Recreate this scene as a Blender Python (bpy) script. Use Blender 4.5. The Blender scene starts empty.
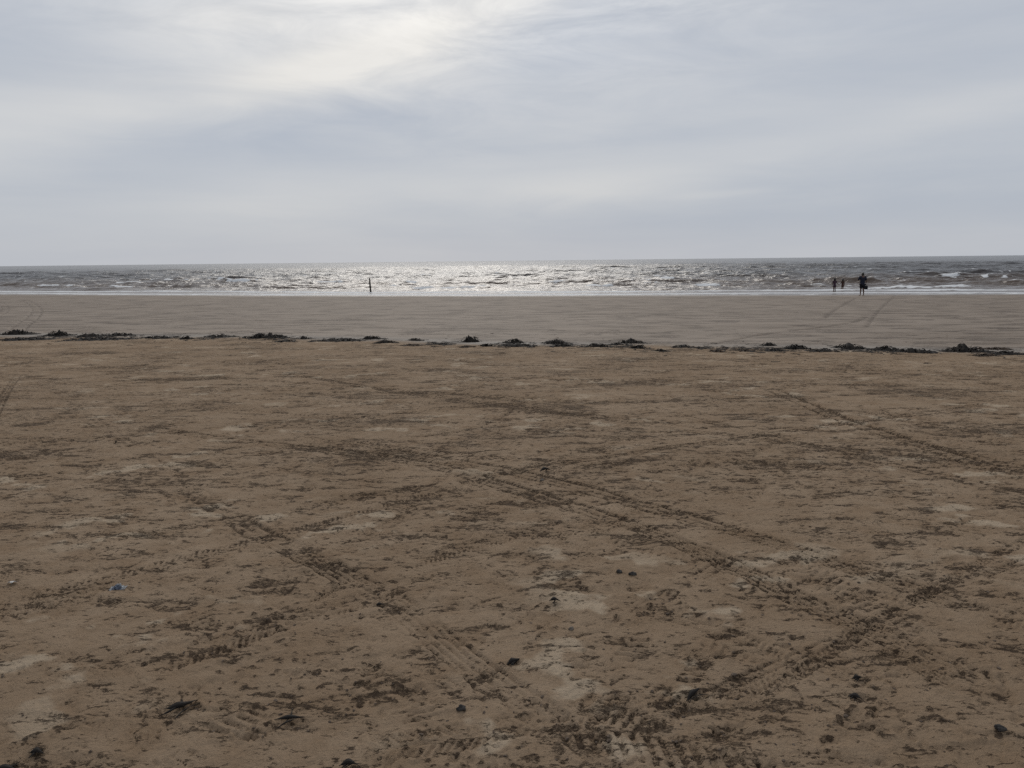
import bpy, bmesh, math, random
import numpy as np
from mathutils import Vector, Matrix, Euler

scene = bpy.context.scene
col = scene.collection
rad = math.radians
random.seed(7)
rng = np.random.default_rng(11)

# ------------------------------------------------------------------ camera
CAM = np.array([0.0, 0.0, 1.62])
F = 804.0
PITCH, ROLL = 8.73, 0.615
cam_rot = Matrix.Rotation(rad(90 - PITCH), 3, 'X') @ Matrix.Rotation(rad(-ROLL), 3, 'Z')
cd = bpy.data.cameras.new('camera')
cam = bpy.data.objects.new('camera', cd)
col.objects.link(cam)
cam.matrix_world = Matrix.Translation(Vector(CAM)) @ cam_rot.to_4x4()
cd.sensor_width = 36.0
cd.lens = F * 36.0 / 1024.0
cd.clip_start = 0.05
cd.clip_end = 40000
scene.camera = cam
CR = np.array(cam_rot)


def ray(px, py):
    d = CR @ np.array([(px - 512.0) / F, (384.0 - py) / F, -1.0])
    return d / np.linalg.norm(d)


def on_plane(px, py, z):
    d = ray(px, py)
    t = (z - CAM[2]) / d[2]
    return CAM + d * t


# ------------------------------------------------------------------ macro shape of the beach
Z_ST, Z_SEA = -0.30, -1.48
ST = np.array([on_plane(px, py, Z_ST)[:2] for px, py in
               [(-60, 334), (0, 336), (128, 337.5), (256, 338.5), (384, 342), (512, 345), (640, 347), (768, 350), (896, 351), (1024, 353), (1090, 354)]])
SH = np.array([on_plane(px, py, Z_SEA)[:2] for px, py in
               [(-80, 293.4), (0, 294), (128, 294.6), (256, 295.2), (384, 295.4), (512, 295.4), (640, 295), (768, 294.6), (896, 294.2), (1024, 293.6), (1100, 293.4)]])


def lin(x, pts, slope):
    v = np.interp(x, pts[:, 0], pts[:, 1])
    v = v + np.where(x < pts[0, 0], (x - pts[0, 0]) * slope, 0) + np.where(x > pts[-1, 0], (x - pts[-1, 0]) * slope, 0)
    return v


def y_strand(x):
    return np.maximum(lin(x, ST, -0.12), 6.0)


def y_shore(x):
    return np.maximum(lin(x, SH, -0.16), y_strand(x) + 12)


def macro(x, y):
    x = np.asarray(x, float); y = np.asarray(y, float)
    a, b = y_strand(x), y_shore(x)
    z1 = Z_ST * np.clip(y / a, 0, 1) ** 1.5
    z2 = Z_ST + (Z_SEA - Z_ST) * (y - a) / (b - a)
    z3 = np.maximum(Z_SEA - 0.024 * (y - b), -5.0)
    return np.where(y < a, z1, np.where(y < b, z2, z3))


def at(px, py):
    """world point of the sand seen at a pixel"""
    d = ray(px, py)
    z = 0.0
    for _ in range(60):
        t = (z - CAM[2]) / d[2]
        p = CAM + d * t
        z = float(macro(p[0], p[1]))
    return np.array([p[0], p[1], z])


# ------------------------------------------------------------------ numpy noise
PERM = rng.permutation(4096)
GA = rng.uniform(0, 2 * np.pi, 4096)
GX, GY = np.cos(GA), np.sin(GA)


def perlin(x, y, seed=0):
    xi = np.floor(x).astype(np.int64); yi = np.floor(y).astype(np.int64)
    xf = x - xi; yf = y - yi

    def g(ix, iy, dx, dy):
        h = PERM[(PERM[(ix + seed * 37) & 4095] + iy) & 4095]
        return GX[h] * dx + GY[h] * dy
    u = xf * xf * xf * (xf * (xf * 6 - 15) + 10)
    v = yf * yf * yf * (yf * (yf * 6 - 15) + 10)
    n00 = g(xi, yi, xf, yf); n10 = g(xi + 1, yi, xf - 1, yf)
    n01 = g(xi, yi + 1, xf, yf - 1); n11 = g(xi + 1, yi + 1, xf - 1, yf - 1)
    a = n00 + u * (n10 - n00); b = n01 + u * (n11 - n01)
    return (a + v * (b - a)) * 1.5


def sstep(a, b, x):
    t = np.clip((x - a) / (b - a), 0, 1)
    return t * t * (3 - 2 * t)


# ------------------------------------------------------------------ object helpers
def tag(o, label=None, cat=None, group=None, kind=None):
    if label: o['label'] = label
    if cat: o['category'] = cat
    if group: o['group'] = group
    if kind: o['kind'] = kind
    return o


def link(name, me, mat=None, parent=None):
    me.name = name
    o = bpy.data.objects.new(name, me)
    col.objects.link(o)
    if mat is not None and not me.materials:
        me.materials.append(mat)
    if parent is not None:
        o.parent = parent
    return o


def empty(name, loc, rz=0.0):
    o = bpy.data.objects.new(name, None)
    o.empty_display_size = 0.2
    col.objects.link(o)
    o.location = [float(v) for v in loc]
    o.rotation_euler = (0, 0, rz)
    return o


def smooth(me):
    me.polygons.foreach_set('use_smooth', [True] * len(me.polygons))


def grid_mesh(name, X, Y, Z, wrap, attrs, flip=False):
    """X,Y,Z arrays (rings, angles) -> quad mesh"""
    nr, na = X.shape
    co = np.stack([X, Y, Z], -1).reshape(-1, 3).astype(np.float32)
    idx = np.arange(nr * na).reshape(nr, na)
    if wrap:
        nx = np.roll(idx, -1, axis=1)
        a, b, c, d = idx[:-1], idx[1:], nx[1:], nx[:-1]
    else:
        a, b, c, d = idx[:-1, :-1], idx[1:, :-1], idx[1:, 1:], idx[:-1, 1:]
    q = np.stack([a, d, c, b] if not flip else [a, b, c, d], -1).reshape(-1, 4).astype(np.int32)
    me = bpy.data.meshes.new(name)
    me.vertices.add(len(co)); me.vertices.foreach_set('co', co.ravel())
    me.loops.add(q.size); me.loops.foreach_set('vertex_index', q.ravel())
    me.polygons.add(len(q))
    me.polygons.foreach_set('loop_start', np.arange(0, q.size, 4, dtype=np.int32))
    me.polygons.foreach_set('use_smooth', np.ones(len(q), bool))
    for k, v in attrs.items():
        at_ = me.attributes.new(k, 'FLOAT', 'POINT')
        at_.data.foreach_set('value', v.reshape(-1).astype(np.float32))
    me.update(calc_edges=True)
    return me


# ------------------------------------------------------------------ node helpers
def new_mat(name):
    m = bpy.data.materials.new(name)
    m.use_nodes = True
    nt = m.node_tree
    b = nt.nodes['Principled BSDF']
    return m, nt, b


class NT:
    def __init__(s, nt): s.nt = nt

    def n(s, t, **kw):
        nd = s.nt.nodes.new(t)
        for k, v in kw.items(): setattr(nd, k, v)
        return nd

    def inp(s, sock, v):
        if isinstance(v, bpy.types.NodeSocket): s.nt.links.new(v, sock)
        elif v is not None: sock.default_value = v

    def math(s, op, a, b=None, c=None, clamp=False):
        nd = s.n('ShaderNodeMath', operation=op, use_clamp=clamp)
        s.inp(nd.inputs[0], a)
        if b is not None: s.inp(nd.inputs[1], b)
        if c is not None: s.inp(nd.inputs[2], c)
        return nd.outputs[0]

    def mix(s, f, a, b):
        nd = s.n('ShaderNodeMix', data_type='RGBA')
        s.inp(nd.inputs[0], f)
        s.inp(nd.inputs[6], a if isinstance(a, bpy.types.NodeSocket) else (*a, 1))
        s.inp(nd.inputs[7], b if isinstance(b, bpy.types.NodeSocket) else (*b, 1))
        return nd.outputs[2]

    def noise(s, vec, scale, detail=4, rough=0.5, dist=0.0):
        nd = s.n('ShaderNodeTexNoise')
        s.inp(nd.inputs['Vector'], vec)
        nd.inputs['Scale'].default_value = scale
        nd.inputs['Detail'].default_value = detail
        nd.inputs['Roughness'].default_value = rough
        nd.inputs['Distortion'].default_value = dist
        return nd.outputs[0]

    def ramp(s, v, a, b, lo=0.0, hi=1.0, smooth_=True):
        nd = s.n('ShaderNodeMapRange')
        if smooth_: nd.interpolation_type = 'SMOOTHSTEP'
        s.inp(nd.inputs[0], v)
        for i, q in zip((1, 2, 3, 4), (a, b, lo, hi)): s.inp(nd.inputs[i], q)
        return nd.outputs[0]

    def mapping(s, vec, loc=(0, 0, 0), rot=(0, 0, 0), sc=(1, 1, 1)):
        nd = s.n('ShaderNodeMapping')
        s.inp(nd.inputs[0], vec)
        nd.inputs['Location'].default_value = loc
        nd.inputs['Rotation'].default_value = rot
        nd.inputs['Scale'].default_value = sc
        return nd.outputs[0]

    def attr(s, name):
        return s.n('ShaderNodeAttribute', attribute_name=name).outputs['Fac']


def simple_mat(name, c1, c2, scale=20, rough=0.7, bump=0.2, spec=0.3, bscale=None):
    m, nt, b = new_mat(name)
    N = NT(nt)
    tc = N.n('ShaderNodeTexCoord').outputs['Object']
    f = N.noise(tc, scale, 5, 0.6)
    nt.links.new(N.mix(N.ramp(f, 0.35, 0.65), c1, c2), b.inputs['Base Color'])
    b.inputs['Roughness'].default_value = rough
    b.inputs['Specular IOR Level'].default_value = spec
    bp = N.n('ShaderNodeBump')
    bp.inputs['Strength'].default_value = bump
    bp.inputs['Distance'].default_value = 0.01
    nt.links.new(N.noise(tc, bscale or scale * 3, 4, 0.6), bp.inputs['Height'])
    nt.links.new(bp.outputs[0], b.inputs['Normal'])
    return m


# ------------------------------------------------------------------ world and sun
SUN_AZ, SUN_EL = -4.5, 35.0
world = bpy.data.worlds.new('World')
scene.world = world
world.use_nodes = True
wt = world.node_tree
wt.nodes.clear()
N = NT(wt)
out = N.n('ShaderNodeOutputWorld')
sky = N.n('ShaderNodeTexSky', sky_type='NISHITA')
sky.sun_disc = False
sky.sun_elevation = rad(SUN_EL)
sky.sun_rotation = rad(SUN_AZ)
sky.air_density = 1.0
sky.dust_density = 1.0
bg_sky = N.n('ShaderNodeBackground')
bg_sky.inputs[1].default_value = 0.10
wt.links.new(sky.outputs[0], bg_sky.inputs[0])
gen = N.n('ShaderNodeTexCoord').outputs['Generated']
sep = N.n('ShaderNodeSeparateXYZ'); wt.links.new(gen, sep.inputs[0])
vx, vy, vz = sep.outputs
az = N.math('MULTIPLY', N.math('ARCTAN2', vx, vy), 57.2958)
el = N.math('MULTIPLY', N.math('ARCSINE', vz), 57.2958)
comb = N.n('ShaderNodeCombineXYZ'); wt.links.new(az, comb.inputs[0]); wt.links.new(el, comb.inputs[1])
ae = comb.outputs[0]
# wind-drawn distortion of the cloud sheet
w1 = N.noise(N.mapping(ae, rot=(0, 0, rad(-14)), sc=(0.035, 0.11, 1)), 1.0, 3, 0.5)
w2 = N.noise(N.mapping(ae, loc=(5, 9, 0), rot=(0, 0, rad(-20)), sc=(0.10, 0.40, 1)), 1.0, 8, 0.62, 0.6)
w3 = N.noise(N.mapping(ae, loc=(31, 2, 0), rot=(0, 0, rad(-8)), sc=(0.05, 0.42, 1)), 1.0, 5, 0.55, 0.3)


def band(p, q, w, amp, wob=3.0, a0=None, a1=None):
    """soft streak of cloud along a line in azimuth/elevation degrees"""
    dx, dy = q[0] - p[0], q[1] - p[1]
    L = math.hypot(dx, dy); nx, ny = -dy / L, dx / L
    c = -(nx * p[0] + ny * p[1])
    d = N.math('ADD', N.math('MULTIPLY_ADD', az, nx, N.math('MULTIPLY', el, ny)), c)
    d = N.math('ADD', d, N.math('MULTIPLY', N.math('SUBTRACT', w2, 0.5), wob))
    d = N.math('ADD', d, N.math('MULTIPLY', N.math('SUBTRACT', w1, 0.5), wob))
    g = N.math('EXPONENT', N.math('MULTIPLY', N.math('POWER', N.math('ABSOLUTE', N.math('DIVIDE', d, w)), 2.0), -1.0))
    if a0 is not None:
        g = N.math('MULTIPLY', g, N.math('MULTIPLY', N.ramp(az, a0[0], a0[1]), N.ramp(az, a1[0], a1[1], 1.0, 0.0)))
    return N.math('MULTIPLY', g, amp)


sd = Vector((math.sin(rad(SUN_AZ)) * math.cos(rad(SUN_EL)), math.cos(rad(SUN_AZ)) * math.cos(rad(SUN_EL)), math.sin(rad(SUN_EL))))
dot = N.n('ShaderNodeVectorMath', operation='DOT_PRODUCT')
wt.links.new(gen, dot.inputs[0]); dot.inputs[1].default_value = sd
ang = N.math('MULTIPLY', N.math('ARCCOSINE', N.math('MINIMUM', dot.outputs['Value'], 1.0)), 57.2958)
glow_w = N.math('EXPONENT', N.math('MULTIPLY', N.math('POWER', N.math('DIVIDE', ang, 30.0), 2.0), -1.0))
glow_n = N.math('EXPONENT', N.math('MULTIPLY', N.math('POWER', N.math('DIVIDE', ang, 19.0), 2.0), -1.0))

m = N.math('ADD', 0.185, N.math('MULTIPLY', N.math('SUBTRACT', w1, 0.5), 0.50))
m = N.math('ADD', m, N.math('MULTIPLY', N.math('SUBTRACT', w3, 0.5), 0.40))
tex_amt = N.ramp(ang, 17.0, 35.0, 0.95, 0.14)
m = N.math('ADD', m, N.math('MULTIPLY', N.math('SUBTRACT', w2, 0.5), tex_amt))
for bnd in [band((-33, 8.0), (-9, 12.6), 2.1, 0.36, 1.3, (-60, -30), (-6, 4)),
            band((-14, 12.4), (2, 17.6), 1.7, 0.44, 1.3, (-24, -12), (2, 10)),
            band((-22, 14.5), (-6, 18.0), 2.0, 0.30, 3.0, (-30, -18), (-6, 4)),
            band((-26, 6.9), (2, 13.2), 2.6, -0.14, 1.2, (-34, -22), (4, 14)),
            band((-18, 4.4), (4, 4.8), 1.3, 0.24, 1.6, (-28, -14), (4, 16)),
            band((2, 4.3), (34, 9.4), 1.5, 0.17, 1.6, (-4, 8), (30, 50)),
            band((0, 2.2), (34, 3.4), 1.1, -0.14, 1.0, (-6, 8), (40, 60)),
            band((6, 3.9), (19, 4.4), 0.30, 0.16, 0.6, (9, 13), (16, 20))]:
    m = N.math('ADD', m, bnd)
m = N.math('ADD', m, N.math('MULTIPLY', N.math('MULTIPLY', glow_w, N.ramp(el, 1.0, 12.0, 0.25, 1.0)), 0.22))
m = N.math('MAXIMUM', m, 0.0)
mc = N.math('MINIMUM', m, 1.0)
ccol = N.mix(mc, (0.410, 0.455, 0.532), (0.75, 0.735, 0.705))
# pinkish milkiness low over the sea, and the brighter sheet round the hidden sun
low = N.ramp(el, 0.0, 9.0, 1.0, 0.0)
ccol = N.mix(N.math('MULTIPLY', low, 0.30), ccol, (0.455, 0.475, 0.518))
gl = N.n('ShaderNodeVectorMath', operation='SCALE')
gl.inputs[0].default_value = (0.95, 0.92, 0.86)
wt.links.new(N.math('MULTIPLY', N.math('MULTIPLY', glow_n, N.ramp(el, 7.0, 18.0, 0.0, 1.15)), N.ramp(w2, 0.3, 0.7, 0.10, 0.55)), gl.inputs['Scale'])
add = N.n('ShaderNodeVectorMath', operation='ADD')
wt.links.new(ccol, add.inputs[0]); wt.links.new(gl.outputs[0], add.inputs[1])
bg_c = N.n('ShaderNodeBackground')
wt.links.new(add.outputs[0], bg_c.inputs[0])
bg_c.inputs[1].default_value = 1.0
mx = N.n('ShaderNodeMixShader')
mx.inputs[0].default_value = 0.96
wt.links.new(bg_sky.outputs[0], mx.inputs[1]); wt.links.new(bg_c.outputs[0], mx.inputs[2])
wt.links.new(mx.outputs[0], out.inputs[0])

sl = bpy.data.lights.new('sun', 'SUN')
sl.energy = 1.0
sl.angle = rad(30)
sl.color = (1.0, 0.95, 0.88)
so = bpy.data.objects.new('sun', sl)
col.objects.link(so)
so.rotation_euler = sd.to_track_quat('Z', 'Y').to_euler()

# ------------------------------------------------------------------ the sand
fine = np.radians(np.arange(-54, 54.001, 0.088))
coarse = np.radians(np.arange(57, 304, 4.0))
TH = np.concatenate([fine, coarse])           # azimuth clockwise from +Y
NF = len(fine)
r_in = np.array([0.02, 0.25, 0.5, 0.75, 1.0])
r_f = 1.2 * np.exp(np.arange(0, math.log(115 / 1.2), 0.0036))
r_out = [r_f[-1] * 1.05]
while r_out[-1] < 14000: r_out.append(r_out[-1] * 1.16)
RR = np.concatenate([r_in, r_f, r_out])
R, T = np.meshgrid(RR, TH, indexing='ij')
X = R * np.sin(T); Y = R * np.cos(T)
Zm = macro(X, Y)
nr, na = X.shape
i0, i1 = len(r_in), len(r_in) + len(r_f)
S = (slice(0, i1), slice(0, NF))              # the finely meshed sector
x, y, r = X[S], Y[S], R[S]
yst, ysh = y_strand(x), y_shore(x)
far = sstep(-0.5, 0.9, (y - yst) + 0.8 * perlin(x * 0.12, y * 0.2, 44) + 0.4 * perlin(x * 0.5, y * 0.5, 3) + 0.12 * perlin(x * 2.1, y * 2.1, 4))
near = 1 - far
h = np.zeros_like(x); dm = np.zeros_like(x)


def oct_(f, seed, sx=1.0, sy=1.0):
    """perlin octave that fades out where the mesh is too coarse for it"""
    n = perlin(x * f * sx, y * f * sy, seed)
    lim = 1.0 / (r * 0.0036 * f * 2.2)
    return n * np.clip(lim - 0.6, 0, 1)


# broad unevenness, then finer lumps that gather in trampled patches
tramp = sstep(-0.15, 0.55, perlin(x * 0.55, y * 0.55, 5) + 0.55 * perlin(x * 1.7, y * 1.7, 6))
h += near * (0.015 * perlin(x * 0.28, y * 0.35, 7) + 0.006 * perlin(x * 0.9, y * 1.0, 8))
h += near * 0.0050 * oct_(2.3, 9) + near * 0.0060 * oct_(5.0, 10) * (0.4 + tramp)
n11 = oct_(11, 11); n23 = oct_(23, 12); n45 = oct_(48, 13); n90 = oct_(90, 14)
h += near * (0.5 + 1.1 * tramp) * (0.0034 * n11 + 0.0036 * n23 + 0.0022 * n45 + 0.0009 * n90)
h += near * 0.0022 * oct_(3.4, 15, 0.5, 2.0)
# thin dried crust with broken edges
cr = perlin(x * 2.6, y * 3.4, 16) + 0.5 * perlin(x * 6.5, y * 8, 17) + 0.25 * perlin(x * 16, y * 18, 18)
crust = sstep(0.22, 0.27, cr) * near
h += 0.004 * crust
pale = sstep(0.26, 0.6, cr) * near * sstep(-0.1, 0.4, perlin(x * 0.8, y * 0.9, 19))
# crumbs: small sharp lumps, in patches
cpatch = sstep(0.0, 0.45, perlin(x * 1.3, y * 1.5, 20) + 0.6 * perlin(x * 4, y * 5, 21))
crm = sstep(0.30, 0.5, n23 + 0.5 * n45) * cpatch * near
h += 0.0045 * crm
dm += 0.85 * sstep(0.18, 0.5, n23 + 0.6 * n45) * cpatch * near * 0.8
streak = sstep(0.28, 0.55, oct_(4.5, 22, 0.45, 1.5) + 0.6 * oct_(12, 23, 0.6, 1.3)) * near
dm += 0.55 * streak
h -= 0.004 * streak
dm += 0.35 * near * sstep(0.25, 0.7, perlin(x * 0.7, y * 1.1, 24) + 0.5 * oct_(3.1, 25))

# thin broken cuts and cracks, as left by sliding soles, tyres and blown weed
for f_, sd_, sx_, sy_, dp_ in ((2.6, 130, .55, 1.5, .006), (5.5, 132, .6, 1.4, .005), (10, 134, .7, 1.3, .0035), (8, 136, 1.2, .8, .003), (19, 138, .8, 1.3, .0025)):
    nn = perlin(x * f_ * sx_ + 0.3 * n11, y * f_ * sy_ + 0.3 * n11, sd_)
    wln = 0.10 if f_ < 9 else 0.14
    lim_ = np.clip(1.0 / (r * 0.0036 * f_ * 3.2) - 0.4, 0, 1)
    ck = sstep(1 - wln, 1 - wln * 0.3, 1 - np.abs(nn)) * sstep(0.30, 0.65, perlin(x * f_ * .23, y * f_ * .33, sd_ + 1) + 0.5 * perlin(x * f_ * .8, y * f_, sd_ + 3)) * near * lim_
    h -= dp_ * ck
    dm += 0.60 * ck

dm += near * 0.40 * sstep(3.2, 7.5, y + 1.2 * perlin(x * .3, y * .3, 140)) * (0.5 + perlin(x * .8, y * 1.1, 141))
# flat lower beach
h += far * (0.020 * perlin(x * 0.15, y * 0.3, 26) + 0.004 * oct_(0.9, 27, 0.5, 1.6) + 0.002 * oct_(2.6, 28, 0.5, 1.5))
fs = sstep(0.22, 0.55, perlin(x * 0.6, y * 1.2 + 0.8 * perlin(x * .2, y * .3, 47), 29) + 0.6 * oct_(1.1, 30, 0.8, 1.8) + 0.45 * oct_(4, 31))
dm += far * fs * 0.95
h -= far * fs * 0.010
fs2 = sstep(0.32, 0.6, perlin(x * 0.28 + 0.5 * perlin(x * .2, y * .2, 45), y * 0.85 + 0.9 * perlin(x * .15, y * .2, 46), 32) + 0.5 * oct_(2.0, 33))
dm += far * fs2 * 0.75


def near_idx(cx, cy, rr):
    """slices of the polar grid that cover a disc"""
    rc = math.hypot(cx, cy); tc = math.atan2(cx, cy)
    a, b = np.searchsorted(RR[:i1], [rc - rr, rc + rr])
    dt = rr / max(rc, rr * 1.2)
    c, d = np.searchsorted(fine, [tc - dt, tc + dt])
    return slice(a, b + 1), slice(c, d + 1)


def rc_far(cx, cy): return math.hypot(cx, cy) > 7


def scuff(cx, cy, L, Wd, ang_, dep, dark, rim=0.5, tex=1.0):
    s = near_idx(cx, cy, L * 1.7)
    xx, yy = x[s] - cx, y[s] - cy
    if xx.size == 0: return
    ca, sa = math.cos(ang_), math.sin(ang_)
    u = (xx * ca + yy * sa) / L; v = (-xx * sa + yy * ca) / Wd
    wob = 1 + 0.6 * perlin(x[s] * 9, y[s] * 9, 41) + 0.45 * perlin(x[s] * 22, y[s] * 26, 42) + 0.3 * perlin(x[s] * 50, y[s] * 60, 43)
    q = np.sqrt(u * u + v * v) * wob
    inside = 1 - sstep(0.55, 1.0, q)
    rimv = np.exp(-((q - 1.1) / 0.22) ** 2)
    dep = dep * 0.7
    h[s] += -dep * inside + dep * rim * rimv
    h[s] += inside * tex * (0.004 * n11[s] + 0.003 * n23[s])
    dm[s] += dark * inside * (0.12 + 1.1 * sstep(-0.05, 0.5, 0.4 * n11[s] + n23[s] + n45[s] + (0.15 if rc_far(cx, cy) else 0)))


# footprints and scuffs, denser where people walked
for _ in range(1700):
    rr_ = 1.8 * math.exp(random.random() * math.log(24 / 1.8) * 1.0)
    th_ = rad(random.uniform(-44, 44))
    cx, cy = rr_ * math.sin(th_), rr_ * math.cos(th_)
    if cy > float(y_strand(np.array(cx))) - 0.2: continue
    big = random.random() < 0.3
    L = random.uniform(0.10, 0.17) if big else random.uniform(0.025, 0.08)
    scuff(cx, cy, L, L * random.uniform(0.3, 0.55), random.uniform(-0.7, 0.7) if random.random() < .7 else random.uniform(0, 3.14),
          random.uniform(0.002, 0.006) * (1.0 if big else 1.0), random.uniform(0.0, 0.45) * (0.6 if big else 1.2), rim=0.3, tex=0.8)
# the dark gouges that stand out in the foreground
for px, py, L, Wd, a_, dep, dk in [
        (178, 712, .13, .06, .2, .022, .9), (290, 722, .10, .035, .35, .018, .9), (300, 674, .07, .035, .1, .015, .7), (38, 752, .05, .022, .3, .016, 1.0),
        (512, 664, .05, .030, .6, .018, 1.0), (540, 646, .08, .05, 0, .012, .7), (648, 612, .11, .05, .5, .016, .8), (575, 672, .05, .012, .5, .012, .8),
        (695, 697, .10, .03, .4, .018, .9), (858, 700, .06, .03, .2, .018, .9), (860, 683, .05, .03, .2, .014, .9), (848, 728, .11, .03, -.1, .016, .8),
        (728, 657, .08, .04, 0, .012, .7), (725, 603, .06, .02, .1, .012, .6), (515, 405, .35, .12, 1.2, .02, .8), (1015, 472, .5, .10, -.5, .03, 1.0),
        (405, 490, .4, .06, .3, .016, .6), (600, 497, .7, .12, 0, .016, .45), (790, 465, 1.3, .12, 0, .02, .6), (500, 455, .6, .10, .2, .02, .6),
        (380, 402, .6, .12, 0, .02, .5), (860, 385, 1.0, .12, 0, .02, .6), (820, 460, .8, .1, 0.1, .015, .5), (60, 520, .2, .06, .2, .012, .6),
        (100, 440, .5, .12, 0, .02, .5), (340, 588, .12, .03, .3, .016, .6), (650, 520, .3, .06, 0, .012, .5), (990, 740, .10, .03, 0, .014, .6),
        (640, 380, 1.2, .10, 0, .02, .45), (220, 465, .5, .08, .1, .014, .45), (900, 520, .5, .07, .0, .014, .45), (130, 600, .2, .05, .1, .012, .5),
        (430, 505, .3, .07, .0, .012, .5), (740, 560, .3, .05, .0, .012, .45), (805, 615, .2, .05, .1, .012, .5), (950, 600, .25, .06, .1, .012, .5)]:
    p = at(px, py)
    scuff(p[0], p[1], L, Wd, a_, dep * 0.55, dk * 1.1)


rg0 = random.Random(21)


def crom(P, step=0.03):
    P = [np.array(p[:2]) for p in P]
    P = [2 * P[0] - P[1]] + P + [2 * P[-1] - P[-2]]
    o = []
    for i in range(1, len(P) - 2):
        L = np.linalg.norm(P[i + 1] - P[i]); n = max(2, int(L / step))
        for t in np.arange(n) / n:
            o.append(0.5 * ((2 * P[i]) + (-P[i - 1] + P[i + 1]) * t + (2 * P[i - 1] - 5 * P[i] + 4 * P[i + 1] - P[i + 2]) * t * t
                            + (-P[i - 1] + 3 * P[i] - 3 * P[i + 1] + P[i + 2]) * t ** 3))
    o.append(P[-2])
    return np.array(o)


def track(pix, width, kind, dep=0.008, dark=0.6, keep=0.0, seed=50, world_pts=None, offset=0.0):
    pts = crom(world_pts if world_pts is not None else [at(*p) for p in pix], 0.06)
    if offset:
        t = np.gradient(pts, axis=0); t /= np.linalg.norm(t, axis=1)[:, None] + 1e-9
        pts = pts + np.stack([-t[:, 1], t[:, 0]], 1) * offset
    seg = np.linalg.norm(np.diff(pts, axis=0), axis=1)
    cum = np.concatenate([[0], np.cumsum(seg)])
    D = np.full(x.shape, 9.0, np.float32); Sg = np.zeros(x.shape, np.float32)
    W2 = width / 2
    for i in range(len(seg)):
        a, b = pts[i], pts[i + 1]; L = seg[i]
        if L < 1e-6: continue
        mid = (a + b) / 2
        s = near_idx(mid[0], mid[1], L / 2 + W2 * 1.8 + 0.01)
        xx, yy = x[s] - a[0], y[s] - a[1]
        if xx.size == 0: continue
        tx, ty = (b - a) / L
        u = xx * tx + yy * ty; v = -xx * ty + yy * tx
        uc = np.clip(u, 0, L)
        dist = np.hypot(u - uc, v) * np.sign(v + 1e-9)
        better = np.abs(dist) < np.abs(D[s])
        D[s] = np.where(better, dist, D[s]); Sg[s] = np.where(better, cum[i] + uc, Sg[s])
    idx = np.abs(D) < W2 * 1.7
    if not idx.any(): return
    d, sg = D[idx], Sg[idx]
    xi, yi = x[idx], y[idx]
    q = np.abs(d) / W2
    ends = sstep(0, 1.2, sg) * (1 - sstep(cum[-1] - 0.9, cum[-1], sg)) if cum[-1] > 3 else sstep(0, min(.25, cum[-1] * .2), sg) * (1 - sstep(cum[-1] - min(.25, cum[-1] * .2), cum[-1], sg))
    brk = sstep(keep - 0.45, keep + 0.35, perlin(xi * 1.6, yi * 1.6, seed) + 0.7 * perlin(xi * 5, yi * 5, seed + 1)) * ends
    fade = sstep(keep - 0.7, keep + 0.1, perlin(xi * 0.6, yi * 0.6, seed + 2)) * ends
    ins = 1 - sstep(0.85, 1.05, q)
    jit = 0.006 * perlin(xi * 12, yi * 12, seed + 3)
    dd = d + jit
    h[idx] += fade * (-dep * 0.22 * ins + dep * 0.22 * np.exp(-((q - 1.2) / 0.16) ** 2))
    if kind == 'ribs':
        g = np.zeros_like(d)
        for c0 in (-0.85, -0.42, 0.0, 0.42, 0.85):
            g += np.exp(-((dd / W2 - c0) / 0.085) ** 2)
        g *= 0.9 + 0.1 * np.sin(sg / 0.032 * 2 * np.pi)
        g = np.where(r[idx] > 5, np.exp(-((q - 0.9) / 0.22) ** 2) + 0.7 * np.exp(-((dd / W2) / 0.2) ** 2), g)
    elif kind == 'blocks':
        ph = sg + np.abs(d) * 0.7
        g = sstep(0.35, 0.75, np.sin(ph / 0.034 * 2 * np.pi) * 0.5 + 0.5) * (np.abs(q - 0.62) < 0.38)
        g = g + 0.9 * np.exp(-((dd / W2) / 0.10) ** 2)
    elif kind == 'line':
        g = np.exp(-(q / 0.6) ** 2)
    elif kind == 'bars':
        ph = sg + d * 0.5
        g = sstep(0.45, 0.8, np.sin(ph / 0.052 * 2 * np.pi) * 0.5 + 0.5) * (q < 0.95)
    else:
        g = np.exp(-((q - 0.85) / 0.2) ** 2)
    vis = 1.0 if kind in ('rut', 'line') else (1.0 if kind == 'ribs' else np.clip(1.6 - r[idx] / 5.5, 0, 1))
    gg = g * brk * vis
    h[idx] += -gg * dep
    dm[idx] += gg * dark + dark * 0.12 * ins * fade


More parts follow.
